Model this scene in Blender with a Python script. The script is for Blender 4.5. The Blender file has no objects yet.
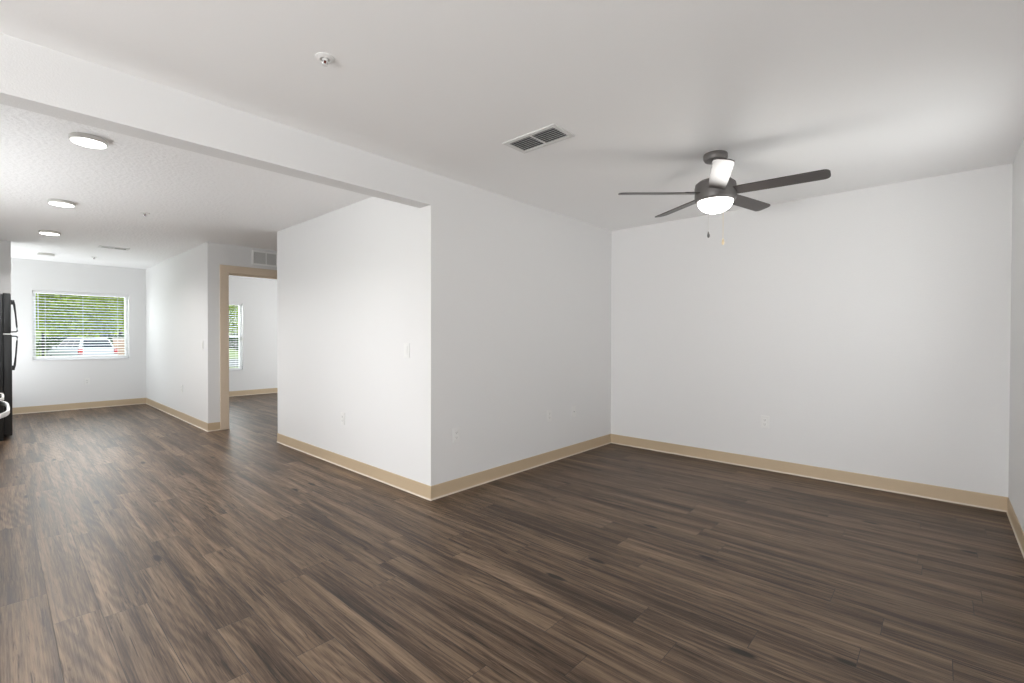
import bpy, bmesh, math, random
from mathutils import Vector, Matrix
random.seed(7)
C = bpy.context.scene.collection
sc = bpy.context.scene
PI = math.pi

# ------------------------------------------------------------------ camera
YAW, PITCH, ROLL = 0.7385, -0.0102, 0.0024
cam = bpy.data.cameras.new('camera'); camo = bpy.data.objects.new('camera', cam); C.objects.link(camo)
fw = Vector((math.cos(YAW)*math.cos(PITCH), math.sin(YAW)*math.cos(PITCH), math.sin(PITCH)))
rt = Vector((math.sin(YAW), -math.cos(YAW), 0)); up = rt.cross(fw)
r2 = math.cos(ROLL)*rt + math.sin(ROLL)*up; u2 = -math.sin(ROLL)*rt + math.cos(ROLL)*up
m = Matrix.Identity(4)
for i in range(3):
    m[i][0] = r2[i]; m[i][1] = u2[i]; m[i][2] = -fw[i]
m.translation = (0, 0, 1.22)
camo.matrix_world = m
cam.sensor_width = 36; cam.lens = 469.69/1024*36; cam.clip_start = .02; cam.clip_end = 400
sc.camera = camo

# ------------------------------------------------------------------ world, lights, exposure
w = bpy.data.worlds.new('sky'); sc.world = w; w.use_nodes = True
nt = w.node_tree; bg = nt.nodes['Background']
tc = nt.nodes.new('ShaderNodeTexCoord'); sx = nt.nodes.new('ShaderNodeSeparateXYZ'); cr = nt.nodes.new('ShaderNodeValToRGB')
nt.links.new(tc.outputs['Generated'], sx.inputs[0]); nt.links.new(sx.outputs['Z'], cr.inputs[0]); nt.links.new(cr.outputs[0], bg.inputs[0])
cr.color_ramp.elements[0].color = (.95, .97, 1, 1); cr.color_ramp.elements[1].color = (.55, .72, 1, 1)
bg.inputs[1].default_value = 1.5

def area(name, loc, rot, sx_, sy_, power, col=(1, 1, 1), spread=180):
    l = bpy.data.lights.new(name, 'AREA'); l.shape = 'RECTANGLE'; l.size = sx_; l.size_y = sy_; l.energy = power; l.color = col
    l.spread = math.radians(spread)
    o = bpy.data.objects.new(name, l); o.location = loc; o.rotation_euler = rot; C.objects.link(o); return o
# sun high behind the house: lights the garden side the camera looks at
sl = bpy.data.lights.new('sun', 'SUN'); sl.energy = 3.2; sl.angle = math.radians(1); sl.color = (1, .96, .88)
so = bpy.data.objects.new('sun', sl); C.objects.link(so)
so.rotation_euler = Vector((-.2, .4, -.9)).to_track_quat('-Z', 'Y').to_euler()
# daylight: added fill lamp aimed up from the unseen opening behind the camera, the far and
# bedroom windows, and fill lamps in the added unseen windows (fill_window_3 to fill_window_6), one light in each
area('fill_up_behind', (-4.2, .9, .5), (0, math.radians(-124), 0), .8, 2.2, 158, (1, .995, .985))  # added fill lamp tilted up to brighten the living room ceiling
area('side_fill', (-.15, -.42, 1.42), (math.radians(112), 0, 0), 1.4, 1.05, 7, (1, .995, .985))  # added fill for the living room, no such source in view
area('narrow_fill', (3.62, -.42, 1.42), (math.radians(98), 0, math.radians(8)), .55, 1.05, 7.5, (1, .995, .985))  # added fill for the partition face and right-hand ceiling
area('far_window_daylight', (.98, 11.45, 2.0), (math.radians(-72), 0, 0), 1.7, 1.1, 66, (.96, .98, 1))
area('dining_fill', (-.735, 9.7, 1.02), (0, math.radians(-140), math.radians(20)), 1.6, 1.2, 28, (.96, .98, 1))  # added fill for the far room, tilted up
area('kitchen_fill', (-.735, 4.95, 1.38), (0, math.radians(-140), 0), .72, 2.5, 23, (.96, .98, 1))  # added fill to lift the kitchen ceiling
area('bedroom_window_daylight', (2.95, 11.45, 2.0), (math.radians(-72), 0, 0), 1.4, 1.1, 80, (.96, .98, 1))
area('bedroom_side_fill', (6.055, 8.8, 1.2), (0, math.radians(84), 0), 1.3, 1.7, 56, (.98, .99, 1))  # added fill to brighten the bedroom from its unseen side

sc.view_settings.view_transform = 'Standard'; sc.view_settings.look = 'None'
sc.view_settings.exposure = 0.13; sc.view_settings.gamma = 1; sc.view_settings.use_curve_mapping = False
sc.cycles.max_bounces = 12; sc.cycles.diffuse_bounces = 8; sc.cycles.glossy_bounces = 4; sc.cycles.transparent_max_bounces = 16
sc.cycles.sample_clamp_indirect = 8; sc.cycles.caustics_reflective = False; sc.cycles.caustics_refractive = False

# ------------------------------------------------------------------ helpers
def mat(name, col, rough=.5, metal=0, spec=.5, emit=None, es=0, bump=None, var=0, vscale=8):
    """procedural material: slight colour variation and optional noise bump"""
    M = bpy.data.materials.new(name); M.use_nodes = True
    n = M.node_tree; b = n.nodes['Principled BSDF']
    b.inputs['Roughness'].default_value = rough; b.inputs['Metallic'].default_value = metal
    b.inputs['Specular IOR Level'].default_value = spec; b.inputs['Base Color'].default_value = (*col, 1)
    t = n.nodes.new('ShaderNodeTexCoord')
    if var:
        ns = n.nodes.new('ShaderNodeTexNoise'); ns.inputs['Scale'].default_value = vscale; n.links.new(t.outputs['Object'], ns.inputs[0])
        mx = n.nodes.new('ShaderNodeMix'); mx.data_type = 'RGBA'
        mx.inputs[6].default_value = (*[c*(1-var) for c in col], 1); mx.inputs[7].default_value = (*[min(1, c*(1+var)) for c in col], 1)
        n.links.new(ns.outputs[0], mx.inputs[0]); n.links.new(mx.outputs[2], b.inputs['Base Color'])
    if bump:
        ns = n.nodes.new('ShaderNodeTexNoise'); ns.inputs['Scale'].default_value = bump[0]; ns.inputs['Detail'].default_value = 3
        n.links.new(t.outputs['Object'], ns.inputs[0])
        bp = n.nodes.new('ShaderNodeBump'); bp.inputs['Strength'].default_value = bump[1]; bp.inputs['Distance'].default_value = bump[2]
        n.links.new(ns.outputs[0], bp.inputs['Height']); n.links.new(bp.outputs[0], b.inputs['Normal'])
    if emit:
        b.inputs['Emission Color'].default_value = (*emit, 1); b.inputs['Emission Strength'].default_value = es
    return M

def box(bm, x0, x1, y0, y1, z0, z1, bevel=0, seg=2, rot=None, pivot=None):
    vs = [bm.verts.new((x, y, z)) for x in (x0, x1) for y in (y0, y1) for z in (z0, z1)]
    fs = [(0, 1, 3, 2), (4, 6, 7, 5), (0, 4, 5, 1), (2, 3, 7, 6), (0, 2, 6, 4), (1, 5, 7, 3)]
    faces = [bm.faces.new([vs[i] for i in f]) for f in fs]
    if bevel:
        r = bmesh.ops.bevel(bm, geom=list({e for f in faces for e in f.edges}), offset=bevel, segments=seg, affect='EDGES', profile=.5)
        vs = list({v for f in r['faces'] for v in f.verts} | {v for v in vs if v.is_valid})
    if rot is not None:
        bmesh.ops.rotate(bm, verts=[v for v in vs if v.is_valid], cent=pivot or (0, 0, 0), matrix=rot)
    return [v for v in vs if v.is_valid]

def lathe(bm, prof, cx=0, cy=0, seg=40, axis='Z', cap=True):
    """revolve (r, z) profile"""
    rings = []
    for r, z in prof:
        if r < 1e-6:
            rings.append([bm.verts.new((cx, cy, z))]); continue
        rings.append([bm.verts.new((cx+r*math.cos(2*PI*k/seg), cy+r*math.sin(2*PI*k/seg), z)) for k in range(seg)])
    for a, b in zip(rings, rings[1:]):
        for k in range(seg):
            k2 = (k+1) % seg
            if len(a) == 1 and len(b) == 1: continue
            if len(a) == 1: bm.faces.new((a[0], b[k2], b[k]))
            elif len(b) == 1: bm.faces.new((a[k], a[k2], b[0]))
            else: bm.faces.new((a[k], a[k2], b[k2], b[k]))
    if cap:
        for r in (rings[0], rings[-1]):
            if len(r) > 1: bm.faces.new(r)
    bmesh.ops.recalc_face_normals(bm, faces=bm.faces[:])

def tube(bm, pts, r, seg=10, flat=1.0):
    pts = [Vector(p) for p in pts]; rings = []
    for i, p in enumerate(pts):
        d = (pts[min(i+1, len(pts)-1)]-pts[max(i-1, 0)]).normalized()
        a = d.cross(Vector((0, 0, 1)))
        if a.length < 1e-3: a = d.cross(Vector((0, 1, 0)))
        a.normalize(); b = d.cross(a)
        rr = r[i] if isinstance(r, (list, tuple)) else r
        rings.append([bm.verts.new(p+rr*(math.cos(2*PI*k/seg)*a+flat*math.sin(2*PI*k/seg)*b)) for k in range(seg)])
    for a, b in zip(rings, rings[1:]):
        for k in range(seg): bm.faces.new((a[k], a[(k+1) % seg], b[(k+1) % seg], b[k]))
    bm.faces.new(rings[0][::-1]); bm.faces.new(rings[-1])

def prism(bm, pts, off):
    """polygon (3-D points) extruded by vector off"""
    off = Vector(off)
    a = [bm.verts.new(p) for p in pts]; b = [bm.verts.new(Vector(p)+off) for p in pts]
    bm.faces.new(a); bm.faces.new(b[::-1]); n = len(a)
    for k in range(n): bm.faces.new((a[k], b[k], b[(k+1) % n], a[(k+1) % n]))
    bmesh.ops.recalc_face_normals(bm, faces=bm.faces[:])

def obj(name, bm, m, parent=None, smooth=False, loc=None):
    me = bpy.data.meshes.new(name); bmesh.ops.recalc_face_normals(bm, faces=bm.faces[:]); bm.to_mesh(me); bm.free()
    for x in (m if isinstance(m, (list, tuple)) else [m]): me.materials.append(x)
    o = bpy.data.objects.new(name, me); C.objects.link(o)
    if parent: o.parent = parent
    if loc: o.location = loc
    if smooth:
        for p in me.polygons: p.use_smooth = True
        try: me.set_sharp_from_angle(angle=math.radians(35))
        except Exception: pass
    return o

def tag(o, label, cat, group=None, kind=None):
    o['label'] = label; o['category'] = cat
    if group: o['group'] = group
    if kind: o['kind'] = kind
    return o

def thing(name, loc, label, cat, group=None, rz=0):
    o = bpy.data.objects.new(name, None); C.objects.link(o); o.location = loc; o.rotation_euler = (0, 0, rz)
    o.empty_display_size = .05
    return tag(o, label, cat, group)

def struct(name, bm, m, label=None, cat=None, parent=None, smooth=False):
    o = obj(name, bm, m, parent, smooth)
    if not parent:
        o['kind'] = 'structure'; o['label'] = label; o['category'] = cat
    return o

def copy_tree(o, parent=None):
    c = o.copy(); C.objects.link(c)
    if parent: c.parent = parent
    for ch in list(o.children): copy_tree(ch, c)
    return c

# ------------------------------------------------------------------ materials
WALL = mat('wall_paint', (.78, .78, .78), .85, spec=.2, bump=(140, .22, .004))
CEIL = mat('ceiling_paint', (.93, .93, .93), .9, spec=.15, bump=(90, .12, .003))
CEILK = mat('knockdown_ceiling_paint', (.93, .93, .935), .9, spec=.15, bump=(38, .8, .008))
TAN = mat('tan_vinyl', (.56, .44, .30), .42, spec=.4, var=.04, vscale=3)
TANP = mat('tan_paint', (.70, .58, .45), .45, spec=.4)
TOE = mat('cream_toe', (.66, .58, .48), .35)
WHITE = mat('white_plastic', (.80, .80, .79), .35)
WMET = mat('white_metal', (.74, .74, .73), .45)
VDARK = mat('vent_shadow_grey', (.085, .085, .085), .8)
SLOT = mat('slot_dark', (.05, .05, .05), .6)
BLK = mat('black_appliance', (.018, .019, .02), .32, spec=.5, bump=(260, .25, .001))
BLKS = mat('black_plastic', (.02, .02, .022), .35)
BGLASS = mat('black_glass', (.01, .01, .012), .06)
STEEL = mat('brushed_steel', (.75, .75, .76), .22, metal=1)
CHR = mat('polished_handle_metal', (.86, .86, .87), .3, metal=.6)
BRZ = mat('bronze_fan_metal', (.16, .15, .145), .42, metal=.35)
BLADE = mat('dark_walnut_blade', (.050, .041, .038), .36, spec=.5, var=.25, vscale=14)
GOLD = mat('brass', (.88, .74, .50), .3, metal=.9)
GLOW = mat('frosted_lamp_glass', (.95, .95, .93), .4, emit=(1, .98, .95), es=7)
LED = mat('led_diffuser', (.95, .95, .93), .4, emit=(1, .99, .97), es=7)
RIM = mat('lamp_trim', (.62, .61, .58), .45)
BLIND = mat('white_blind', (.82, .82, .82), .5)
FRAME = mat('white_vinyl_frame', (.82, .82, .83), .35)
LAM = mat('countertop_laminate', (.33, .30, .27), .35, var=.2, vscale=60)
CAB = mat('cabinet_white', (.70, .69, .66), .4)

def glass_mat():
    M = bpy.data.materials.new('window_glass'); M.use_nodes = True; n = M.node_tree
    for x in list(n.nodes): n.nodes.remove(x)
    o = n.nodes.new('ShaderNodeOutputMaterial'); mx = n.nodes.new('ShaderNodeMixShader'); t = n.nodes.new('ShaderNodeBsdfTransparent')
    g = n.nodes.new('ShaderNodeBsdfGlossy'); g.inputs['Roughness'].default_value = .02; fr = n.nodes.new('ShaderNodeFresnel'); fr.inputs[0].default_value = 1.45
    t.inputs[0].default_value = (.95, .97, .96, 1)
    ge = n.nodes.new('ShaderNodeNewGeometry'); mm = n.nodes.new('ShaderNodeMath'); mm.operation = 'SUBTRACT'; mm.use_clamp = True
    n.links.new(fr.outputs[0], mm.inputs[0]); n.links.new(ge.outputs['Backfacing'], mm.inputs[1])   # reflect once per pane, on the outer skin
    n.links.new(mm.outputs[0], mx.inputs[0]); n.links.new(t.outputs[0], mx.inputs[1]); n.links.new(g.outputs[0], mx.inputs[2]); n.links.new(mx.outputs[0], o.inputs[0])
    return M
GLASS = glass_mat()

def floor_mat():
    M = bpy.data.materials.new('wood_plank_floor'); M.use_nodes = True; n = M.node_tree; L = n.links; N = n.nodes
    b = N['Principled BSDF']
    def math_(op, a, b_=None, c=None):
        x = N.new('ShaderNodeMath'); x.operation = op
        for i, v in enumerate((a, b_, c)):
            if v is None: continue
            if isinstance(v, (int, float)): x.inputs[i].default_value = v
            else: L.new(v, x.inputs[i])
        return x.outputs[0]
    geo = N.new('ShaderNodeTexCoord'); s = N.new('ShaderNodeSeparateXYZ'); L.new(geo.outputs['Object'], s.inputs[0])
    X, Y = s.outputs[0], s.outputs[1]
    PW, PL = .152, 1.22
    xr = math_('DIVIDE', math_('ADD', X, 10.03), PW); row = math_('FLOOR', xr); fx = math_('FRACT', xr)
    wn = N.new('ShaderNodeTexWhiteNoise'); wn.noise_dimensions = '1D'; L.new(row, wn.inputs['W'])
    yr = math_('ADD', math_('DIVIDE', math_('ADD', Y, 20), PL), wn.outputs['Value']); col = math_('FLOOR', yr); fy = math_('FRACT', yr)
    cb = N.new('ShaderNodeCombineXYZ'); L.new(row, cb.inputs[0]); L.new(col, cb.inputs[1])
    w2 = N.new('ShaderNodeTexWhiteNoise'); w2.noise_dimensions = '3D'; L.new(cb.outputs[0], w2.inputs['Vector'])
    pid = w2.outputs['Value']
    # plank-local coordinates, shifted per plank
    def coords(sx_, sy_, k):
        c = N.new('ShaderNodeCombineXYZ')
        L.new(math_('ADD', math_('MULTIPLY', X, sx_), math_('MULTIPLY', pid, 37.0*k)), c.inputs[0])
        L.new(math_('ADD', math_('MULTIPLY', Y, sy_), math_('MULTIPLY', pid, 91.0)), c.inputs[1])
        L.new(math_('MULTIPLY', pid, 13.0), c.inputs[2]); return c.outputs[0]
    def noise(v, det, rough=.5, dist=0):
        x = N.new('ShaderNodeTexNoise'); x.inputs['Scale'].default_value = 1; x.inputs['Detail'].default_value = det
        x.inputs['Roughness'].default_value = rough; x.inputs['Distortion'].default_value = dist; L.new(v, x.inputs[0]); return x.outputs[0]
    broad = noise(coords(12, .62, 1), 5, .58, .35)       # wide streaks
    mid = noise(coords(40, 1.5, 1), 6, .66, .6)
    fine = noise(coords(200, 5, 1), 4, .7, .3)         # fine fibre
    fleck = noise(coords(64, 3.0, 1), 4, .62, .9)      # short dark flecks
    wv = N.new('ShaderNodeTexWave'); wv.wave_type = 'RINGS'; wv.rings_direction = 'Z'   # cathedral figure here and there
    wv.inputs['Scale'].default_value = 2.2; wv.inputs['Distortion'].default_value = 5; wv.inputs['Detail'].default_value = 3
    wv.inputs['Detail Scale'].default_value = 1.3
    L.new(coords(9, .75, 1), wv.inputs[0])
    patch = noise(coords(4, .8, 1), 1); pm = N.new('ShaderNodeMapRange'); pm.inputs[1].default_value = .48; pm.inputs[2].default_value = .62; L.new(patch, pm.inputs[0])
    g = math_('ADD', math_('ADD', math_('MULTIPLY', broad, .50), math_('MULTIPLY', mid, .42)), math_('ADD', math_('MULTIPLY', fine, .40), math_('MULTIPLY', math_('MULTIPLY', wv.outputs['Fac'], pm.outputs[0]), .07)))
    g = math_('ADD', g, math_('MULTIPLY', math_('SUBTRACT', pid, .5), .035))
    fk = N.new('ShaderNodeMapRange'); fk.inputs[1].default_value = .60; fk.inputs[2].default_value = .68; L.new(fleck, fk.inputs[0])
    g = math_('SUBTRACT', g, math_('MULTIPLY', fk.outputs[0], .14))
    r = N.new('ShaderNodeValToRGB'); L.new(g, r.inputs[0]); e = r.color_ramp.elements
    e[0].position = .525; e[0].color = (.020, .0105, .0062, 1)
    e[1].position = .855; e[1].color = (.255, .178, .117, 1)
    for p, c in ((.605, (.055, .032, .0185, 1)), (.665, (.098, .062, .038, 1)), (.725, (.152, .101, .064, 1))):
        k = e.new(p); k.color = c
    # knots: sparse stretched spots
    vo = N.new('ShaderNodeTexVoronoi'); vo.inputs['Scale'].default_value = 1; L.new(coords(7.5, 2.2, 1), vo.inputs[0])
    wd = noise(coords(40, 14, 1), 2)
    kd = math_('ADD', vo.outputs['Distance'], math_('MULTIPLY', math_('SUBTRACT', wd, .5), .12))
    kn = N.new('ShaderNodeMapRange'); kn.inputs[1].default_value = .085; kn.inputs[2].default_value = .15; L.new(kd, kn.inputs[0])
    sel = math_('GREATER_THAN', N_sep(N, L, vo.outputs['Color']), .50)
    kf = math_('MAXIMUM', kn.outputs[0], sel)
    m1 = N.new('ShaderNodeMix'); m1.data_type = 'RGBA'; L.new(kf, m1.inputs[0]); m1.inputs[6].default_value = (.010, .006, .004, 1); L.new(r.outputs[0], m1.inputs[7])
    # seams
    ex = math_('MINIMUM', fx, math_('SUBTRACT', 1, fx)); ey = math_('MINIMUM', fy, math_('SUBTRACT', 1, fy))
    se = math_('MINIMUM', math_('MULTIPLY', ex, PW), math_('MULTIPLY', ey, PL))
    sm = N.new('ShaderNodeMapRange'); sm.inputs[1].default_value = .0006; sm.inputs[2].default_value = .0018; L.new(se, sm.inputs[0])
    m2 = N.new('ShaderNodeMix'); m2.data_type = 'RGBA'; L.new(sm.outputs[0], m2.inputs[0]); m2.inputs[6].default_value = (.035, .027, .022, 1); L.new(m1.outputs[2], m2.inputs[7])
    L.new(m2.outputs[2], b.inputs['Base Color'])
    rr = N.new('ShaderNodeMapRange'); rr.inputs[3].default_value = .34; rr.inputs[4].default_value = .52; L.new(mid, rr.inputs[0])
    L.new(rr.outputs[0], b.inputs['Roughness']); b.inputs['Specular IOR Level'].default_value = .36
    bp = N.new('ShaderNodeBump'); bp.inputs['Strength'].default_value = .35; bp.inputs['Distance'].default_value = .0018
    L.new(math_('ADD', math_('MULTIPLY', fine, .6), math_('ADD', math_('MULTIPLY', mid, .5), math_('MULTIPLY', sm.outputs[0], .6))), bp.inputs['Height'])
    L.new(bp.outputs[0], b.inputs['Normal'])
    return M
def N_sep(N, L, c):
    s = N.new('ShaderNodeSeparateColor'); L.new(c, s.inputs[0]); return s.outputs[0]
FLOOR = floor_mat()

# ------------------------------------------------------------------ room shell
H1, H2 = 2.433, 2.415
KX, KY, CX, RY, LY = 2.174, 2.793, 4.761, -.3655, 5.62
MX, NY, MY = 1.816, 6.8945, 10.565
BT, BH = .137, 2.195
WX = -4.2     # wall behind the camera
KL = -.68     # kitchen left wall
T = .12

def bx(*b):
    bm = bmesh.new(); box(bm, *b); return bm
def boxes(lst):
    bm = bmesh.new()
    for b in lst: box(bm, *b)
    return bm

struct('floor', bx(WX-T, 6.2, RY-T, MY+.2, -.12, 0), FLOOR, 'dark brown wood plank vinyl floor running through every room', 'floor')
struct('ceiling', bx(WX-T, CX+T, RY-T, KY+.02, H1, H1+.15), CEIL, 'smooth off-white ceiling over the living room with the fan', 'ceiling')
struct('ceiling', bx(KL-T, 6.2, KY+.02, MY+.2, H2, H2+.168), CEILK, 'textured white ceiling over the kitchen side beyond the beam', 'ceiling')
struct('wall_back', bx(CX, CX+T, RY-T, KY+.1, 0, H1+.0), WALL, 'wide white wall behind the ceiling fan, baseboard at its foot', 'wall')
struct('wall_right', boxes([(WX, -.9, RY-T, RY, 0, H1), (.6, 3.3, RY-T, RY, 0, H1), (3.95, CX, RY-T, RY, 0, H1), (3.3, 3.95, RY-T, RY, 0, .85), (3.3, 3.95, RY-T, RY, 2.0, H1), (-.9, .6, RY-T, RY, 0, .85), (-.9, .6, RY-T, RY, 2.0, H1)]), WALL, 'white wall cut by the right edge of the picture', 'wall')
# wall behind the camera; its unseen patio opening is added to let light in
struct('wall_behind', boxes([(WX-T, WX, RY-T, -.1, 0, H1), (WX-T, WX, 2.4, KY+T, 0, H1), (WX-T, WX, -.1, 2.4, 2.2, H1)]), WALL, 'white wall behind the camera with an added wide opening for light', 'wall')
# block that carries the partition: living-room face, end face, hall face
struct('wall_partition', boxes([(KX, CX, KY, KY+T, 0, H1), (KX, KX+T, KY+T, LY, 0, H2), (KX+T, 6.0, LY-T, LY, 0, H2)]), WALL, 'white partition block whose corner comes forward mid-picture', 'wall')
struct('trim_1', bx(WX, KX, KY, KY+BT, BH, H1), WALL, 'dropped white ceiling beam between living room and kitchen', 'beam')
struct('wall_left', boxes([(WX, KL, KY, KY+T, 0, BH), (KL-T, KL, KY+T, 3.6, 0, H2), (KL-T, KL, 6.3, 9.05, 0, H2), (KL-T, KL, 10.35, MY, 0, H2),
    (KL-T, KL, 3.6, 6.3, 0, 1.0), (KL-T, KL, 3.6, 6.3, 1.8, H2), (KL-T, KL, 9.05, 10.35, 2.05, H2)]), WALL, 'white kitchen wall behind the black appliances', 'wall')
FZ0, FZ1, FX0, FX1 = .822, 1.938, .385, 1.578      # far window hole
BZ0, BZ1, BX0, BX1 = .523, 1.89, 2.42, 3.411       # bedroom window hole
ES = .15
struct('wall_far', boxes([(KL-T, FX0, MY, MY+ES, 0, H2), (FX1, BX0, MY, MY+ES, 0, H2), (BX1, 6.2, MY, MY+ES, 0, H2),
    (FX0, FX1, MY, MY+ES, 0, FZ0), (FX0, FX1, MY, MY+ES, FZ1, H2), (BX0, BX1, MY, MY+ES, 0, BZ0), (BX0, BX1, MY, MY+ES, BZ1, H2)]), WALL,
    'white exterior wall at the far end holding both windows', 'wall')
struct('wall_dining', bx(MX, MX+T, NY+T, MY, 0, H2), WALL, 'white wall between the far window and the cased doorway', 'wall')
DX0, DX1, DZ = 2.045, 2.93, 2.052
struct('wall_hall', boxes([(MX, DX0, NY, NY+T, 0, H2), (DX1, 6.0, NY, NY+T, 0, H2), (DX0, DX1, NY, NY+T, DZ, H2)]), WALL, 'white wall around the tan cased doorway', 'wall')
struct('wall_hall_end', boxes([(6.0, 6.12, LY-T, 7.9, 0, H2), (6.0, 6.12, 9.7, MY, 0, H2), (6.0, 6.12, 7.9, 9.7, 0, .5), (6.0, 6.12, 7.9, 9.7, 1.9, H2)]), WALL, 'white wall closing the hallway and bedroom on the right', 'wall')
struct('wall_fridge', bx(KL, .132, 8.70, 8.82, 0, H2), WALL, 'short grey-white wall stub rising behind the black refrigerator', 'wall')

struct('sun_shield', bx(WX-T, 6.2, RY-1.25, RY-T, H1+.05, H1+.15), CEIL, 'added unseen overhang that keeps sun out of the side windows', 'sun shield')  # unseen overhang added to block sun patches on the living room floor

# baseboards: cove profile swept along a polyline (wall on the left of travel is handled by normal n)
def cove(bm, p0, p1, n, m0=0, m1=0):
    """p0->p1 along wall, n = into-room normal; m0/m1 mitre (+1 inner corner shortens the toe, -1 outer lengthens)"""
    p0, p1, n = Vector((*p0, 0)), Vector((*p1, 0)), Vector((*n, 0)); d = (p1-p0).normalized()
    prof = [(0, .1055), (.0035, .1055), (.0045, .100), (.0045, .022), (.0050, .011), (.0060, .007), (.0080, .004), (.0105, .0015), (.0105, 0), (0, 0)]
    A = [bm.verts.new(p0+n*t+d*(t*m0)+Vector((0, 0, z))) for t, z in prof]
    B = [bm.verts.new(p1+n*t-d*(t*m1)+Vector((0, 0, z))) for t, z in prof]
    k = len(prof)
    for i in range(k):
        f = bm.faces.new((A[i], A[(i+1) % k], B[(i+1) % k], B[i]))
        if 4 <= i <= 7: f.material_index = 1
    bm.faces.new(A); bm.faces.new(B[::-1])
def base(name, segs, label):
    bm = bmesh.new()
    for s in segs: cove(bm, *s)
    struct(name, bm, [TAN, TOE], label, 'baseboard')
base('baseboard_right', [((WX, RY), (CX, RY), (0, 1), 0, 1)], 'tan cove baseboard at the right edge of the picture')
base('baseboard_back', [((CX, RY), (CX, KY), (-1, 0), 1, 1)], 'long tan cove baseboard under the wide wall behind the fan')
base('baseboard_partition', [((KX, KY), (CX, KY), (0, -1), -1, 1), ((KX, LY), (KX, KY), (-1, 0), -1, -1), ((KX, LY), (6.0, LY), (0, 1), -1, 1)], 'tan cove baseboard wrapping the forward corner of the partition')
base('baseboard_dining', [((MX, MY), (MX, NY), (-1, 0), 1, -1)], 'tan cove baseboard left of the doorway running to the far window wall')
base('baseboard_hall', [((MX, NY), (1.951, NY), (0, -1), -1, 0), ((3.03, NY), (6.0, NY), (0, -1), 0, 1)], 'short tan baseboard piece touching the door casing')
base('baseboard_far', [((KL+.0, MY), (MX, MY), (0, -1), 0, 1)], 'tan cove baseboard under the far window')
base('baseboard_bedroom', [((MX+T, MY), (6.0, MY), (0, -1), 1, 1)], 'tan cove baseboard seen through the doorway')

# doorway casing + jamb
bm = bmesh.new()
cw = .100
for y0, y1 in ((NY-.016, NY), (NY+T, NY+T+.016)):
    box(bm, DX0-cw+.006, DX0+.006, y0, y1, 0, DZ-.006, .003)
    box(bm, DX1-.006, DX1+cw-.006, y0, y1, 0, DZ-.006, .003)
    box(bm, DX0-cw+.006, DX1+cw-.006, y0, y1, DZ-.006, DZ+cw-.008, .003)
door = struct('door_1', bm, TANP, 'tan cased doorway opening into the room with a window', 'doorway')
bm = bmesh.new()
box(bm, DX0, DX0+.012, NY, NY+T, 0, DZ-.012); box(bm, DX1-.012, DX1, NY, NY+T, 0, DZ-.012); box(bm, DX0, DX1, NY, NY+T, DZ-.012, DZ)
box(bm, DX0+.012, DX0+.024, NY+.05, NY+.085, 0, DZ-.012); box(bm, DX1-.024, DX1-.012, NY+.05, NY+.085, 0, DZ-.012); box(bm, DX0+.012, DX1-.012, NY+.05, NY+.085, DZ-.024, DZ-.012)
obj('door_jamb', bm, TANP, door)

# ------------------------------------------------------------------ windows and blinds
def window(name, x0, x1, z0, z1, label, sash=True):  # sash=False: one fixed pane
    y = MY+.085
    bm = bmesh.new(); f = .042
    box(bm, x0, x0+f, y, y+.06, z0, z1, .003); box(bm, x1-f, x1, y, y+.06, z0, z1, .003)
    box(bm, x0+f, x1-f, y, y+.06, z0, z0+f, .003); box(bm, x0+f, x1-f, y, y+.06, z1-f, z1, .003)
    wo = struct(name, bm, FRAME, label, 'window')
    if sash:
        bm = bmesh.new(); zc = (z0+z1)/2; box(bm, x0+f, x1-f, y+.012, y+.048, zc-.018, zc+.018, .003); obj('meeting_rail', bm, FRAME, wo)
    bm = bmesh.new(); box(bm, x0+f, x1-f, y+.028, y+.032, z0+f, z1-f); obj('window_pane', bm, GLASS, wo)
    bm = bmesh.new(); box(bm, x0, x1, MY-.012, MY+.085, z0-.001, z0+.012, .003); obj('window_sill', bm, FRAME, wo)
    return wo
window('window_1', FX0, FX1, FZ0, FZ1, 'white framed window in the far wall, greenery and white car outside', sash=False)
window('window_2', BX0, BX1, BZ0, BZ1, 'white framed window seen partly through the cased doorway', sash=True)

def side_window(name, ax, c, a0, a1, z0, z1, label):
    # added unseen windows around the fill lamps: frame + pane filling an opening in a wall parallel to Y (ax 'x') or X (ax 'y'); c = outer face side of the wall
    f = .045; M_ = lambda u0, u1, w0, w1, q0, q1: (w0, w1, u0, u1, q0, q1) if ax == 'x' else (u0, u1, w0, w1, q0, q1)
    bm = bmesh.new(); w0, w1 = c-.025, c+.025
    for b in ((a0, a0+f, z0, z1), (a1-f, a1, z0, z1), (a0+f, a1-f, z0, z0+f), (a0+f, a1-f, z1-f, z1), ((a0+a1)/2-.02, (a0+a1)/2+.02, z0+f, z1-f)):
        box(bm, *M_(b[0], b[1], w0, w1, b[2], b[3]), .003)
    wo = struct(name, bm, FRAME, label, 'window')
    bm = bmesh.new(); box(bm, *M_(a0+f, a1-f, c-.002, c+.002, z0+f, z1-f)); obj('window_pane', bm, GLASS, wo)
side_window('fill_window_3', 'y', RY-.09, -.9, .6, .85, 2.0, 'added unseen window framing the living room fill light')
side_window('fill_window_4', 'x', KL-.09, 3.6, 6.3, 1.0, 1.8, 'added unseen window framing the kitchen fill light')
side_window('fill_window_5', 'x', KL-.09, 9.05, 10.35, 0, 2.05, 'added unseen glazed door framing the dining fill light')
side_window('fill_window_6', 'x', 6.09, 7.9, 9.7, .5, 1.9, 'added unseen window framing the bedroom side fill light')
side_window('fill_window_7', 'y', RY-.09, 3.3, 3.95, .85, 2.0, 'added unseen narrow window framing a fill light')

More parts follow.
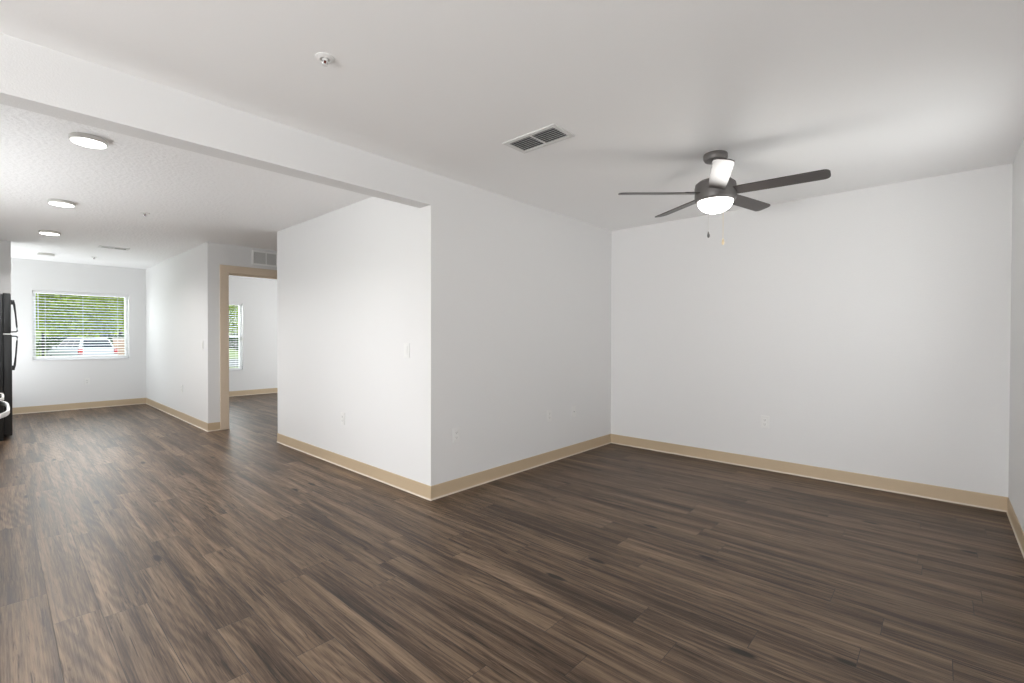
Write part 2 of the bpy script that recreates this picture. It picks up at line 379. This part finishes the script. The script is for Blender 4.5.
def blind(x0, x1, z0, z1, label, tilt, sp):
    yc = MY+.045
    t = thing('window_blind', ((x0+x1)/2, yc, z1), label, 'blind')
    X0, X1 = x0+.006-(x0+x1)/2, x1-.006-(x0+x1)/2; Z = lambda z: z-z1
    bm = bmesh.new(); box(bm, X0, X1, -.028, .028, -.045, -.002, .003); obj('headrail', bm, BLIND, t)
    bm = bmesh.new(); zz = -.075; zb = z0-z1+.02
    while zz > zb+.03:
        r = Matrix.Rotation(tilt, 3, 'X')
        for j in range(4):   # gently crowned slat
            a0 = -.025+j*.0125; a1 = a0+.0125; c = lambda a: .0022*(1-(a/.025)**2)
            q = [(X0, a0, c(a0)), (X1, a0, c(a0)), (X1, a1, c(a1)), (X0, a1, c(a1))]
            vs = [bm.verts.new(r @ Vector(p)+Vector((0, 0, zz))) for p in q]+[bm.verts.new(r @ (Vector(p)-Vector((0, 0, .0022)))+Vector((0, 0, zz))) for p in q]
            for f in ((0, 1, 2, 3), (7, 6, 5, 4), (0, 4, 5, 1), (2, 6, 7, 3), (0, 3, 7, 4), (1, 5, 6, 2)): bm.faces.new([vs[k] for k in f])
        zz -= sp
    bmesh.ops.remove_doubles(bm, verts=bm.verts[:], dist=.0002)
    obj('slat_panel', bm, BLIND, t)
    bm = bmesh.new(); box(bm, X0, X1, -.025, .025, zb-.002, zb+.020, .003); obj('bottom_rail', bm, BLIND, t)
    for fr in (.12, .5, .88):
        bm = bmesh.new(); x = X0+(X1-X0)*fr
        for y in (-.026, .026): box(bm, x-.0007, x+.0007, y-.0008, y+.0008, zb, -.045)
        obj('ladder_cord', bm, BLIND, t)
    bm = bmesh.new(); tube(bm, [(X0+.06, -.036, -.05), (X0+.06, -.036, -.62)], .004, 8); obj('tilt_wand', bm, BLIND, t)
    return t
blind(FX0, FX1, FZ0+.012, FZ1, 'open white slatted blind in the far window beside the refrigerator', math.radians(7.5), .0445)
blind(BX0, BX1, BZ0+.012, BZ1, 'open white slatted blind seen through the cased doorway', math.radians(7.5), .0445)

# ------------------------------------------------------------------ ceiling fan
FC = (3.22, 1.11)
fan = thing('ceiling_fan', (FC[0], FC[1], H1), 'dark five-blade ceiling fan with a lit dome lamp and two pull chains', 'ceiling fan')
z = lambda Z: Z-H1
bm = bmesh.new(); lathe(bm, [(0, 0), (.072, 0), (.075, -.006), (.075, -.03), (.066, -.044), (.03, -.052), (0, -.052)]); obj('canopy', bm, BRZ, fan, True)
bm = bmesh.new(); lathe(bm, [(0, -.05), (.022, -.05), (.022, z(2.26)), (.04, z(2.25)), (0, z(2.25))]); obj('downrod', bm, BRZ, fan, True)
bm = bmesh.new(); lathe(bm, [(0, z(2.262)), (.06, z(2.262)), (.105, z(2.252)), (.124, z(2.236)), (.128, z(2.215)), (.128, z(2.135)), (.124, z(2.125)), (.118, z(2.12)), (0, z(2.12))], seg=56)
obj('motor_housing', bm, BRZ, fan, True)
bm = bmesh.new(); lathe(bm, [(0, z(2.121))]+[(.110*math.cos(a), z(2.119)-.075*math.sin(a)) for a in [k*PI/2/10 for k in range(10)]]+[(0, z(2.119)-.075)], seg=56)
lamp = obj('lamp_dome', bm, GLOW, fan, True)
pl = bpy.data.lights.new('fan_lamp', 'POINT'); pl.energy = 5.2; pl.shadow_soft_size = .1; pl.color = (1, .97, .92)
po = bpy.data.objects.new('fan_lamp', pl); po.location = (FC[0], FC[1], 2.0); C.objects.link(po)
bz = z(2.175); ph0 = 2.286
for k in range(5):
    a = ph0-k*2*PI/5
    bm = bmesh.new()
    # outline of one blade along +X, slightly wider toward the tip, rounded corners
    out = [(.115, -.050), (.30, -.054), (.60, -.056)]
    for j in range(7):
        t = -PI/2+j*PI/12; out.append((.60+.036*math.cos(t), -.020+.036*math.sin(t)))
    out += [(x, -y) for x, y in out[::-1]]
    th = .006
    prism(bm, [(x, y, -th/2) for x, y in out], (0, 0, th))
    bmesh.ops.rotate(bm, verts=bm.verts[:], matrix=Matrix.Rotation(math.radians(-12), 3, 'X'))
    b = obj('blade', bm, BLADE, fan); b.location = (0, 0, bz); b.rotation_euler = (0, 0, a)
    bm = bmesh.new(); box(bm, .09, .20, -.018, .018, .004, .009, .002)
    bmesh.ops.rotate(bm, verts=bm.verts[:], matrix=Matrix.Rotation(math.radians(-12), 3, 'X'))
    obj('blade_iron', bm, BRZ, b)
# pull chains: offset sideways as seen, one silver fob one brass fob
def chain(dx, dy, z1, fob, nm):
    bm = bmesh.new(); zz = z(2.12)
    tube(bm, [(dx, dy, zz), (dx, dy, z1)], .0010, 6)
    k = zz
    while k > z1:
        lathe(bm, [(0, k+.0016), (.0013, k+.0008), (.0013, k-.0008), (0, k-.0016)], dx, dy, 6); k -= .009
    c = obj('pull_chain', bm, RIM if nm == 's' else GOLD, fan)
    bm = bmesh.new(); lathe(bm, [(0, z1+.004), (.004, z1), (.0075, z1-.014), (.0085, z1-.026), (.005, z1-.036), (0, z1-.038)], dx, dy, 14)
    f = obj('chain_fob', bm, fob, c, True); f['label'] = 'silver chain fob' if nm == 's' else 'gold chain fob'
pr = Vector((math.sin(YAW), -math.cos(YAW)))
chain(pr.x*-.071-.09, pr.y*-.071-.06, z(1.895), BRZ, 's')
chain(pr.x*.022-.09, pr.y*.022-.06, z(1.850), GOLD, 'g')

# ------------------------------------------------------------------ ceiling register (living room)
def register(loc, L, W, label, rz=0, groups=2):
    t = thing('ceiling_vent', loc, label, 'vent', rz=rz)
    f = .030; bm = bmesh.new()
    for b in ((-W/2, -W/2+f, -L/2, L/2), (W/2-f, W/2, -L/2, L/2), (-W/2+f, W/2-f, -L/2, -L/2+f), (-W/2+f, W/2-f, L/2-f, L/2)): box(bm, *b, -.007, 0, .002)
    obj('frame', bm, WMET, t)
    bm = bmesh.new(); box(bm, -W/2+f, W/2-f, -.006, .006, -.006, 0); obj('divider', bm, WMET, t)
    bm = bmesh.new(); box(bm, -W/2+f, W/2-f, -L/2+f, L/2-f, -.001, 0); obj('backing', bm, VDARK, t)
    bm = bmesh.new(); n = 7; x0 = -W/2+f
    for s in (-1, 1):
        y0, y1 = (.006, L/2-f) if s > 0 else (-L/2+f, -.006)
        for k in range(n):
            x = x0+(k+.5)*(W-2*f)/n
            box(bm, x-.0050, x+.0050, y0, y1, -.0048, -.0040, rot=Matrix.Rotation(math.radians(-38), 3, 'Y'), pivot=(x, 0, -.0044))
    obj('louvre', bm, WMET, t)
register((2.247, 1.832, H1), .405, .212, 'white ceiling vent with dark louvres in the living room ceiling')
register((1.085, 8.30, H2), .32, .17, 'small white vent in the textured ceiling near the far window', rz=PI/2)

# ------------------------------------------------------------------ sprinklers
def sprinkler(loc, label, recess=True):
    t = thing('fire_sprinkler', loc, label, 'sprinkler', 'ceiling fire sprinklers')
    R = .040
    bm = bmesh.new(); lathe(bm, [(.018, 0), (R, 0), (R, -.003), (R-.006, -.006), (.022, -.010), (.018, -.004)], cap=False, seg=32); obj('escutcheon', bm, WHITE, t, True)
    bm = bmesh.new(); lathe(bm, [(0, 0), (.013, 0), (.013, -.009), (.009, -.014), (0, -.014)], seg=20); obj('sprinkler_body', bm, STEEL if not recess else WHITE, t, True)
    bm = bmesh.new(); tube(bm, [(0, 0, -.014), (0, 0, -.030)], .0050, 8); b = obj('glass_bulb', bm, mat('red_bulb', (.12, .03, .02), .2), t)
    bm = bmesh.new()
    for s in (-1, 1): tube(bm, [(s*.009, 0, -.012), (s*.013, 0, -.021), (s*.004, 0, -.032)], .002, 6)
    obj('frame_arm', bm, STEEL, t)
    bm = bmesh.new(); lathe(bm, [(0, -.031), (.012, -.031), (.012, -.033), (0, -.033)], seg=20); obj('deflector', bm, STEEL if not recess else WHITE, t)
    return t
sprinkler((.972, 1.990, H1), 'white sprinkler head alone in the near living room ceiling')
sprinkler((.982, 5.727, H2), 'grey pendent sprinkler in the kitchen ceiling right of the round lights', False)
sprinkler((1.008, 9.505, H2), 'tiny grey sprinkler in the ceiling just before the far window', False)

# ------------------------------------------------------------------ round ceiling lights
def disc(loc, label, lit=True):
    t = thing('round_ceiling_light', loc, label, 'ceiling light', 'round flush ceiling lights')
    R = .090
    bm = bmesh.new(); lathe(bm, [(.0, 0), (R-.004, 0), (R, -.004), (R, -.026), (R-.003, -.029), (R-.008, -.029), (R-.008, -.024), (0, -.024)], seg=48); obj('trim_ring', bm, RIM, t, True)
    bm = bmesh.new(); lathe(bm, [(0, -.025), (R-.009, -.025), (R-.010, -.031), (0, -.033)], seg=48); obj('diffuser', bm, LED if lit else WHITE, t, True)
    if lit:
        l = bpy.data.lights.new('ceiling_lamp', 'AREA'); l.shape = 'DISK'; l.size = .15; l.energy = 21; l.spread = math.radians(150); l.color = (1, .985, .97)
        o = bpy.data.objects.new('ceiling_lamp', l); o.location = (loc[0], loc[1], loc[2]-.036); C.objects.link(o)
disc((.385, 3.82, H2), 'lit round flush light nearest the ceiling beam, largest of the row')
disc((.400, 5.79, H2), 'lit round flush light, second from the beam')
disc((.420, 7.56, H2), 'lit round flush light, third from the beam, above the refrigerator')
disc((.497, 9.63, H2), 'unlit round ceiling disc nearest the far window', False)

# ------------------------------------------------------------------ wall plates
def plate(kind, loc, rz, label, cat='outlet', wd=.070):
    t = thing(kind, loc, label, cat, 'wall plates', rz)     # local: wall in XZ plane, room toward -Y
    bm = bmesh.new(); box(bm, -wd/2, wd/2, -.006, 0, -.0575, .0575, .0025); obj('cover_plate', bm, WHITE, t)
    if kind == 'wall_outlet':
        for s in (-1, 1):
            bm = bmesh.new(); box(bm, -.017, .017, -.0085, -.005, s*.0195-.0145, s*.0195+.0145, .0035); r = obj('receptacle', bm, WHITE, t)
            bm = bmesh.new()
            for x in (-.0065, .0065): box(bm, x-.001, x+.001, -.0088, -.0082, s*.0195-.001, s*.0195+.007)
            box(bm, -.002, .002, -.0088, -.0082, s*.0195-.009, s*.0195-.005); obj('slot', bm, SLOT, r)
    elif kind == 'light_switch':
        bm = bmesh.new(); box(bm, -.0165, .0165, -.0095, -.005, -.033, .033, .002, rot=Matrix.Rotation(math.radians(3), 3, 'X')); obj('rocker', bm, WHITE, t)
    else:
        bm = bmesh.new(); lathe(bm, [(0, .0), (.006, .0), (.006, .010), (.004, .010), (.004, .013), (0, .013)], seg=12)
        bmesh.ops.rotate(bm, verts=bm.verts[:], matrix=Matrix.Rotation(PI/2, 3, 'X')); obj('cable_jack', bm, STEEL, t)
    for s in ((0,) if kind == 'wall_outlet' else (-.041, .041)):
        bm = bmesh.new(); lathe(bm, [(0, .0), (.003, .0), (.003, .0068), (0, .0072)], 0, s, 10)
        bmesh.ops.rotate(bm, verts=bm.verts[:], matrix=Matrix.Rotation(PI/2, 3, 'X')); obj('screw', bm, WHITE, t)
    return t
plate('wall_outlet', (2.419, KY, .449), 0, 'white outlet right of the forward partition corner')
plate('wall_outlet', (3.603, KY, .457), 0, 'white outlet on the partition, second before the room corner')
plate('cable_outlet', (4.015, KY, .448), 0, 'white cable plate on the partition nearest the room corner', 'cable outlet')
plate('wall_outlet', (CX, 1.182, .440), -PI/2, 'white outlet low on the wide wall under the fan')
plate('wall_outlet', (KX, 4.108, .453), -PI/2, 'white outlet low on the end face of the partition')
plate('light_switch', (KX, 3.095, 1.11), -PI/2, 'white light switch on the end face of the partition', 'light switch')
plate('light_switch', (MX, 7.116, 1.102), -PI/2, 'white light switch just left of the cased doorway', 'light switch')
plate('wall_outlet', (MX, 8.142, .455), -PI/2, 'white outlet low on the wall left of the cased doorway')
plate('wall_outlet', (1.022, MY, .452), 0, 'white outlet under the far window')

# transfer grille over the doorway
gr = thing('wall_grille', (2.66, NY, 2.287), 'white framed air grille over the cased doorway', 'vent')
W2, Hh = .322, .098; GRW = mat('bright_white_enamel', (.92, .92, .91), .35)
bm = bmesh.new(); f = .020
for b in ((-W2, -W2+f, -Hh, Hh), (W2-f, W2, -Hh, Hh)): box(bm, b[0], b[1], -.012, 0, b[2], b[3], .002)
for b in ((-Hh, -Hh+f), (Hh-f, Hh)): box(bm, -W2+f, W2-f, -.012, 0, b[0], b[1], .002)
obj('frame', bm, GRW, gr)
for x in (-.142, 0, .142):
    bm = bmesh.new(); box(bm, x-.007, x+.007, -.010, 0, -Hh+f, Hh-f, .001); obj('divider', bm, GRW, gr)
bm = bmesh.new(); box(bm, -W2+f, W2-f, -.001, 0, -Hh+f, Hh-f); obj('backing', bm, mat('grille_grey', (.55, .55, .54), .7), gr)
bm = bmesh.new()
for k in range(12):
    zc = -Hh+f+.0065+k*.0131
    box(bm, -W2+f, W2-f, -.0072, -.0062, zc-.005, zc+.005, rot=Matrix.Rotation(math.radians(35), 3, 'X'), pivot=(0, -.0067, zc))
obj('louvre', bm, WMET, gr)

# ------------------------------------------------------------------ refrigerator
fr = thing('refrigerator', (-.24, 8.335, 0), 'tall black top-freezer refrigerator at the left edge of the picture', 'refrigerator')
ox, oy = .24, -8.335
def fb(x0, x1, y0, y1, z0, z1, bev=.006): bm = bmesh.new(); box(bm, x0+ox, x1+ox, y0+oy, y1+oy, z0, z1, bev, 3); return bm
obj('cabinet', fb(-.58, .0535, 7.992, 8.675, .03, 1.700), BLK, fr, True)
d1 = obj('freezer_door', fb(.054, .118, 7.990, 8.678, 1.243, 1.712, .010), BLK, fr, True)
d2 = obj('door', fb(.054, .124, 7.990, 8.678, .055, 1.232, .010), BLK, fr, True)
obj('kick_grille', fb(.0, .045, 8.00, 8.67, .012, .05, .003), BLKS, fr, True)
for x in (-.5, .03):
    for y in (8.03, 8.63):
        bm = bmesh.new(); lathe(bm, [(0, .032), (.02, .032), (.022, .0), (0, .0)], x+ox, y+oy, 14); obj('levelling_foot', bm, BLKS, fr, True)
bm = bmesh.new(); box(bm, .056+ox, .121+ox, 7.993+oy, 8.675+oy, 1.2325, 1.2425); obj('door_gasket', bm, WMET, fr)
hy = 8.06+oy
def fhandle(za, zb, door, xe):
    # za mounting-block end (away from split), zb end at the split
    bm = bmesh.new(); s = 1 if zb > za else -1
    pts = [(.120+ox, hy, za), (.140+ox, hy, za), (.146+ox, hy, za+s*.03), (.156+ox, hy, za+s*.14), (.166+ox, hy, zb-s*.06), (.169+ox, hy, zb-s*.010), (.160+ox, hy, zb-s*.002), (.120+ox, hy, zb)]
    tube(bm, pts, [.013, .013, .011, .008, .008, .008, .008, .008], 10)
    box(bm, .112+ox, .148+ox, hy-.016, hy+.016, za-.028, za+.028, .006)
    obj('handle', bm, BLKS, door, True)
fhandle(1.610, 1.262, d1, 0); fhandle(.840, 1.213, d2, 0)

# ------------------------------------------------------------------ range and dishwasher (fronts just outside the left edge; handles show)
def bow_handle(y0, y1, zc, depth, parent, xf, ox, oy, mtl):
    bm = bmesh.new(); pts = []
    n = 14
    for k in range(n+1):
        t = k/n; pts.append((xf+ox+depth*(1-abs(2*t-1)**4), y0+(y1-y0)*t+oy, zc))
    A = []
    hz, tx = .0105, .005
    for p in pts:
        A.append([bm.verts.new((p[0]+sx_*tx, p[1], p[2]+sz*hz)) for sx_, sz in ((-1, -1), (1, -1), (1, 1), (-1, 1))])
    for a, b in zip(A, A[1:]):
        for k in range(4): bm.faces.new((a[k], a[(k+1) % 4], b[(k+1) % 4], b[k]))
    bm.faces.new(A[0]); bm.faces.new(A[-1][::-1])
    bmesh.ops.bevel(bm, geom=[e for e in bm.edges], offset=.0015, segments=2, affect='EDGES')
    return obj('handle', bm, mtl, parent, True)
rg = thing('kitchen_range', (-.34, 3.48, 0), 'black kitchen range at the left edge, only its pale bowed handle showing', 'range')
ox, oy = .34, -3.48; XF = -.015
def rb(x0, x1, y0, y1, z0, z1, m_, nm, par=rg, bev=.005):
    bm = bmesh.new(); box(bm, x0+ox, x1+ox, y0+oy, y1+oy, z0, z1, bev, 2); return obj(nm, bm, m_, par)
rb(-.66, -.062, 3.10, 3.86, .02, .905, BLK, 'body'); rb(-.67, -.045, 3.095, 3.865, .906, .922, BGLASS, 'cooktop')
rb(-.67, -.60, 3.10, 3.86, .923, 1.10, BLK, 'control_panel')
od = rb(-.060, XF, 3.105, 3.855, .27, .895, BLK, 'oven_door'); rb(XF-.002, XF+.002, 3.20, 3.76, .40, .74, BGLASS, 'oven_window', od, .0005)
rb(-.060, XF, 3.105, 3.855, .06, .262, BLK, 'drawer')
hnd = bow_handle(3.10, 3.86, .853, .054, od, XF, ox, oy, CHR); hnd['label'] = 'pale bowed metal handle'
for y in (3.15, 3.80): rb(-.6, -.55, y-.02, y+.02, 0, .022, BLKS, 'foot', rg, .002)
dw = thing('dishwasher', (-.34, 4.22, 0), 'black dishwasher beyond the range, a sliver of its handle showing', 'dishwasher')
ox, oy = .34, -4.22
rb(-.64, -.06, 3.92, 4.52, .0, .865, BLK, 'body', dw); dd = rb(-.058, -.02, 3.925, 4.515, .11, .862, BLK, 'door', dw)
bow_handle(3.96, 4.80-.32, .845, .046, dd, -.02, ox, oy, RIM)
ct = obj('countertop', bx(-.675, -.035, 3.875, 7.97, .870, .905), LAM); tag(ct, 'brown laminate countertop between range and refrigerator', 'countertop')
bc = thing('base_cabinet', (-.34, 6.25, 0), 'white base cabinets under the countertop beside the refrigerator', 'cabinet')
ox, oy = .34, -6.25
rb(-.66, -.08, 4.54, 7.96, .09, .868, CAB, 'body', bc, .002); rb(-.66, -.14, 4.56, 7.94, 0, .088, BLKS, 'toe_kick', bc, .002)
for k in range(5):
    y = 4.56+k*.68; q = rb(-.078, -.062, y, y+.66, .11, .69, CAB, 'door', bc, .003); rb(-.061, -.052, y+.04, y+.05, .56, .66, STEEL, 'handle', q, .002)
    q = rb(-.078, -.062, y, y+.66, .71, .86, CAB, 'drawer', bc, .003); rb(-.061, -.052, y+.28, y+.38, .78, .79, STEEL, 'handle', q, .002)

# ------------------------------------------------------------------ outdoors
GZ = -.62
GRASS = mat('lawn', (.20, .27, .07), .9, var=.35, vscale=1.5)
ASPH = mat('parking_asphalt', (.22, .22, .22), .9, var=.15, vscale=5)
LEAFS = [mat('leaf_bright', (.56, .68, .015), .55, var=.3, vscale=2), mat('leaf_mid', (.40, .54, .02), .55, var=.35, vscale=2), mat('leaf_dark', (.05, .11, .025), .6, var=.3, vscale=2)]
BARK = mat('bark', (.10, .075, .05), .9, var=.3, vscale=12)
for Lm in LEAFS:
    n = Lm.node_tree; b = n.nodes['Principled BSDF']
    tr = n.nodes.new('ShaderNodeBsdfTranslucent'); mx = n.nodes.new('ShaderNodeMixShader'); mx.inputs[0].default_value = .35
    src = b.inputs['Base Color'].links[0].from_socket; n.links.new(src, tr.inputs[0])
    out = n.nodes['Material Output']; n.links.new(b.outputs[0], mx.inputs[1]); n.links.new(tr.outputs[0], mx.inputs[2]); n.links.new(mx.outputs[0], out.inputs[0])
bm = bmesh.new()
prof = [(MY+.35, GZ), (50, GZ), (78, .55), (92, 1.2), (110, 5.0)]
a = [(bm.verts.new((-45, y, zz)), bm.verts.new((75, y, zz))) for y, zz in prof]
a0 = [(bm.verts.new((-45, y, -2)), bm.verts.new((75, y, -2))) for y, zz in prof]
for (p, q), (r_, s_) in zip(a, a[1:]): bm.faces.new((p, q, s_, r_))
for (p, q), (r_, s_) in zip(a0, a0[1:]): bm.faces.new((p, r_, s_, q))
struct('lawn', bm, GRASS, 'pale green grass outside the far window', 'lawn')
struct('parking_lot', bx(-20, 40, 31, 42, GZ, GZ+.03), ASPH, 'grey asphalt parking strip under the white car outside', 'parking lot')

def crown(bm, c, rad, n, ls):
    # leaves clustered on lobes
    lobes = []
    for k in range(16):
        d = Vector((random.gauss(0, 1), random.gauss(0, 1), random.gauss(0, .8))).normalized()
        lobes.append((Vector(c)+Vector((d.x*rad[0]*.62, d.y*rad[1]*.62, d.z*rad[2]*.66)), random.uniform(.30, .5)))
    for k in range(n):
        lc, lr = random.choice(lobes)
        d = Vector((random.gauss(0, 1), random.gauss(0, 1), random.gauss(0, 1))).normalized()*random.uniform(.6, 1)
        p = lc+Vector((d.x*rad[0]*lr, d.y*rad[1]*lr, d.z*rad[2]*lr))
        u = Vector((random.gauss(0, 1), random.gauss(0, 1), random.gauss(0, .6))).normalized(); v = u.orthogonal().normalized()
        v = Matrix.Rotation(random.uniform(0, 6.28), 3, u) @ v
        s = ls*random.uniform(.6, 1.3)
        q = [p-u*s, p+v*s*.45, p+u*s, p-v*s*.45]
        f = bm.faces.new([bm.verts.new(x) for x in q])
        f.material_index = 0
def tree(x, y, h, r, mi, label, gz):
    t = thing('leafy_tree', (x, y, gz), label, 'tree', 'trees outside the far windows')
    bm = bmesh.new(); tube(bm, [(0, 0, 0), (.1, .05, h*.3), (-.05, .1, h*.6), (0, 0, h*.85)], [.22, .16, .11, .03], 10)
    for k in range(5):
        a = k*1.26; tube(bm, [(0, 0, h*.28), (r*.35*math.cos(a), r*.35*math.sin(a), h*.45), (r*.6*math.cos(a), r*.6*math.sin(a), h*.62)], [.09, .06, .02], 7)
    obj('trunk', bm, BARK, t, True)
    bm = bmesh.new(); crown(bm, (0, 0, h*.52), (r, r, h*.50), 8500, .30)
    obj('crown', bm, LEAFS[mi], t)
names = {62: ['far left', 'left of the white car', 'over the right side of the white car', 'toward the bedroom view', 'at the right of the bedroom view'],
         70: ['left of the car', 'right above the car roof', 'right of the car', 'in the bedroom view', 'past the bedroom view'],
         78: ['far left', 'behind the car', 'behind the garden wall', 'toward the bedroom', 'at the far right']}
rows = {62: 'front row', 70: 'second row', 78: 'third row', 86: 'rearmost row'}
names[86] = ['at the left', 'in the gap left of the car', 'in the gap right of the car', 'toward the bedroom window', 'at the far right side']
for ry in (62, 70, 78, 86):
    for k in range(5):
        x = -3.2+7*k+(3.5 if ry in (70, 86) else 0); mi = (k+(ry == 70)) % 2 if ry < 78 else (0 if ry == 78 else 1)
        tree(x, ry+.3*(k % 2), 9.5+.8*((k*3+ry) % 3), 3.0, mi, ('bright yellow-green tree of the ' if mi == 0 else 'mid-green leafy tree of the ')+rows[ry]+', '+names[ry][k], GZ+1.17*(ry-50)/28-.02)
def bush(x, y, r, h, label):
    gz = GZ+(1.17*(y-50)/28 if y > 50 else 0)
    bm = bmesh.new(); crown(bm, (0, 0, h*.5), (r, r*.8, h*.48), 3200, .15)
    o = obj('dark_bush', bm, LEAFS[2], loc=(x, y, gz)); tag(o, label, 'bush', 'dark bushes below the trees')
bl = ['at the left of the far window', 'left of the white car', 'behind the white car', 'right of the white car', 'just past the far window view', 'toward the bedroom window', 'behind the bedroom window blind', 'at the right of the bedroom window']
for k, bt in enumerate(bl):
    bush(.2+3.5*k, 56, 1.5, 1.55+.15*(k % 3), 'dark green bush '+bt)

# brick garden wall at the right of the view
BRK = mat('brick_wall', (.50, .33, .26), .85, var=.3, vscale=10); CAPM = mat('stone_cap', (.62, .56, .50), .8)
gw = thing('garden_wall', (8.7, 52, GZ+.08), 'low reddish garden wall right of the white car', 'garden wall')
bm = bmesh.new(); box(bm, -2.0, 6, -.12, .12, 0, 1.45); obj('wall_body', bm, BRK, gw)
bm = bmesh.new(); box(bm, -2.05, 6.05, -.17, .17, 1.45, 1.55, .02); obj('wall_cap', bm, CAPM, gw)

# iron fence and post
IRON = mat('black_iron', (.015, .015, .015), .5)
fe = thing('iron_fence', (.9, 30, GZ), 'thin black iron fence at the left of the far window view', 'fence')
bm = bmesh.new()
for zz in (.18, 1.12): box(bm, -2.2, .72, -.012, .012, zz, zz+.03)
obj('rail', bm, IRON, fe)
for k in range(23):
    bm = bmesh.new(); x = -2.18+k*.13; box(bm, x-.007, x+.007, -.007, .007, 0, 1.25); obj('picket', bm, IRON, fe)
po_ = obj('iron_post', bx(-.04, .04, -.04, .04, 0, 1.95), IRON, loc=(1.40, 29.5, GZ)); tag(po_, 'black upright post left of the white car outside', 'post')

# white SUV, seen from behind and slightly to its left side
CARW = mat('white_car_paint', (.50, .51, .53), .18, spec=.6); CGL = mat('tinted_car_glass', (.03, .045, .055), .05, spec=.8)
RED = mat('tail_lamp_red', (.55, .03, .03), .2); RUB = mat('tyre_rubber', (.02, .02, .02), .8); CHRM = mat('wheel_alloy', (.6, .6, .62), .3, metal=.9)
car = thing('white_car', (4.0, 36.0, GZ+.03), 'white estate car parked outside the far window, rear toward the room', 'car', rz=math.radians(14))
# local: rear bumper at y=0, car runs to +y, width in x
bm = bmesh.new()
hw = .91
side = [(0, .42), (-.03, .62), (.0, .80), (.06, 1.02), (.10, 1.08), (3.35, 1.05), (4.25, .92), (4.55, .75), (4.62, .45), (4.55, .28), (.08, .28)]
secs = [(-hw+.07, .985, .02), (-hw, 1, 0), (hw, 1, 0), (hw-.07, .985, .02)]
rings = []
for x, s, dz in [(-hw, .97, .0), (-hw-.0+.05, 1, 0), (hw-.05, 1, 0), (hw, .97, 0)]:
    rings.append([bm.verts.new((x, 2.3+(yy-2.3)*s, zz if s == 1 else .68+(zz-.68)*.90)) for yy, zz in side])
n = len(side)
for r_, s_ in zip(rings, rings[1:]):
    for k in range(n): bm.faces.new((r_[k], r_[(k+1) % n], s_[(k+1) % n], s_[k]))
bm.faces.new(rings[0]); bm.faces.new(rings[-1][::-1])
bmesh.ops.bevel(bm, geom=[e for e in bm.edges], offset=.018, segments=2, affect='EDGES')
obj('body', bm, CARW, car, True)
# greenhouse: tapered cabin
bm = bmesh.new()
lo = [(-.84, .10), (.84, .10), (.84, 3.40), (-.84, 3.40)]; hi = [(-.64, .42), (.64, .42), (.64, 2.55), (-.64, 2.55)]
zl, zh = 1.05, 1.66
A = [bm.verts.new((x, y, zl)) for x, y in lo]; B = [bm.verts.new((x, y, zh)) for x, y in hi]
bm.faces.new(A[::-1]); bm.faces.new(B)
for k in range(4): bm.faces.new((A[k], A[(k+1) % 4], B[(k+1) % 4], B[k]))
bmesh.ops.bevel(bm, geom=[e for e in bm.edges], offset=.05, segments=3, affect='EDGES')
cab = obj('cabin', bm, CARW, car, True)
def lerp(a, b, t): return a+(b-a)*t
def quad_on(p00, p10, p11, p01, u0, u1, v0, v1, off):
    f = lambda u, v: (Vector(p00)*(1-u)*(1-v)+Vector(p10)*u*(1-v)+Vector(p11)*u*v+Vector(p01)*(1-u)*v)
    q = [f(u0, v0), f(u1, v0), f(u1, v1), f(u0, v1)]; nrm = (q[1]-q[0]).cross(q[3]-q[0]).normalized()
    bm = bmesh.new(); prism(bm, [x-nrm*.01 for x in q], nrm*(.01+off)); return bm
P = lambda i, z_, l=lo, h_=hi: None
def face(i, j): return ((*lo[i], zl), (*lo[j], zl), (*hi[j], zh), (*hi[i], zh))
obj('rear_window', quad_on(*face(0, 1), .07, .93, .12, .84, .008), CGL, car)
obj('windscreen', quad_on(*face(2, 3), .06, .94, .08, .90, .008), CGL, car)
for (i, j) in ((3, 0), (1, 2)):
    for u0, u1 in ((.05, .30), (.33, .62), (.65, .92)) if i == 1 else ((.08, .35), (.38, .67), (.70, .95)):
        obj('side_window', quad_on(*face(i, j), u0, u1, .14, .84, .006), CGL, car)
for s in (-1, 1):
    bm = bmesh.new(); box(bm, s*.82-.09, s*.82+.09, -.035, .12, .76, 1.04, .02); obj('tail_lamp', bm, RED, car)
    bm = bmesh.new(); box(bm, s*.60-.02, s*.60+.02, .55, 2.4, 1.66, 1.71, .012); obj('roof_rail', bm, CHRM, car)
bm = bmesh.new(); box(bm, -.88, .88, -.08, .10, .36, .58, .04); obj('rear_bumper', bm, CARW, car)
for s in (-1, 1):
    for y in (.95, 3.75):
        bm = bmesh.new(); lathe(bm, [(0, -.11), (.30, -.11), (.335, -.08), (.335, .08), (.30, .11), (0, .11)], seg=32)
        bmesh.ops.rotate(bm, verts=bm.verts[:], matrix=Matrix.Rotation(PI/2, 3, 'Y')); wh = obj('wheel', bm, RUB, car, True, (s*.81, y, .335))
        bm = bmesh.new(); lathe(bm, [(0, -.12), (.20, -.12), (.21, -.10), (.21, .10), (.20, .12), (0, .12)], seg=24)
        bmesh.ops.rotate(bm, verts=bm.verts[:], matrix=Matrix.Rotation(PI/2, 3, 'Y')); obj('hub_cap', bm, CHRM, wh, True)
    bm = bmesh.new(); box(bm, s*1.0-.08, s*1.0+.08, 3.0, 3.1, 1.02, 1.16, .03); obj('wing_mirror', bm, CARW, car)
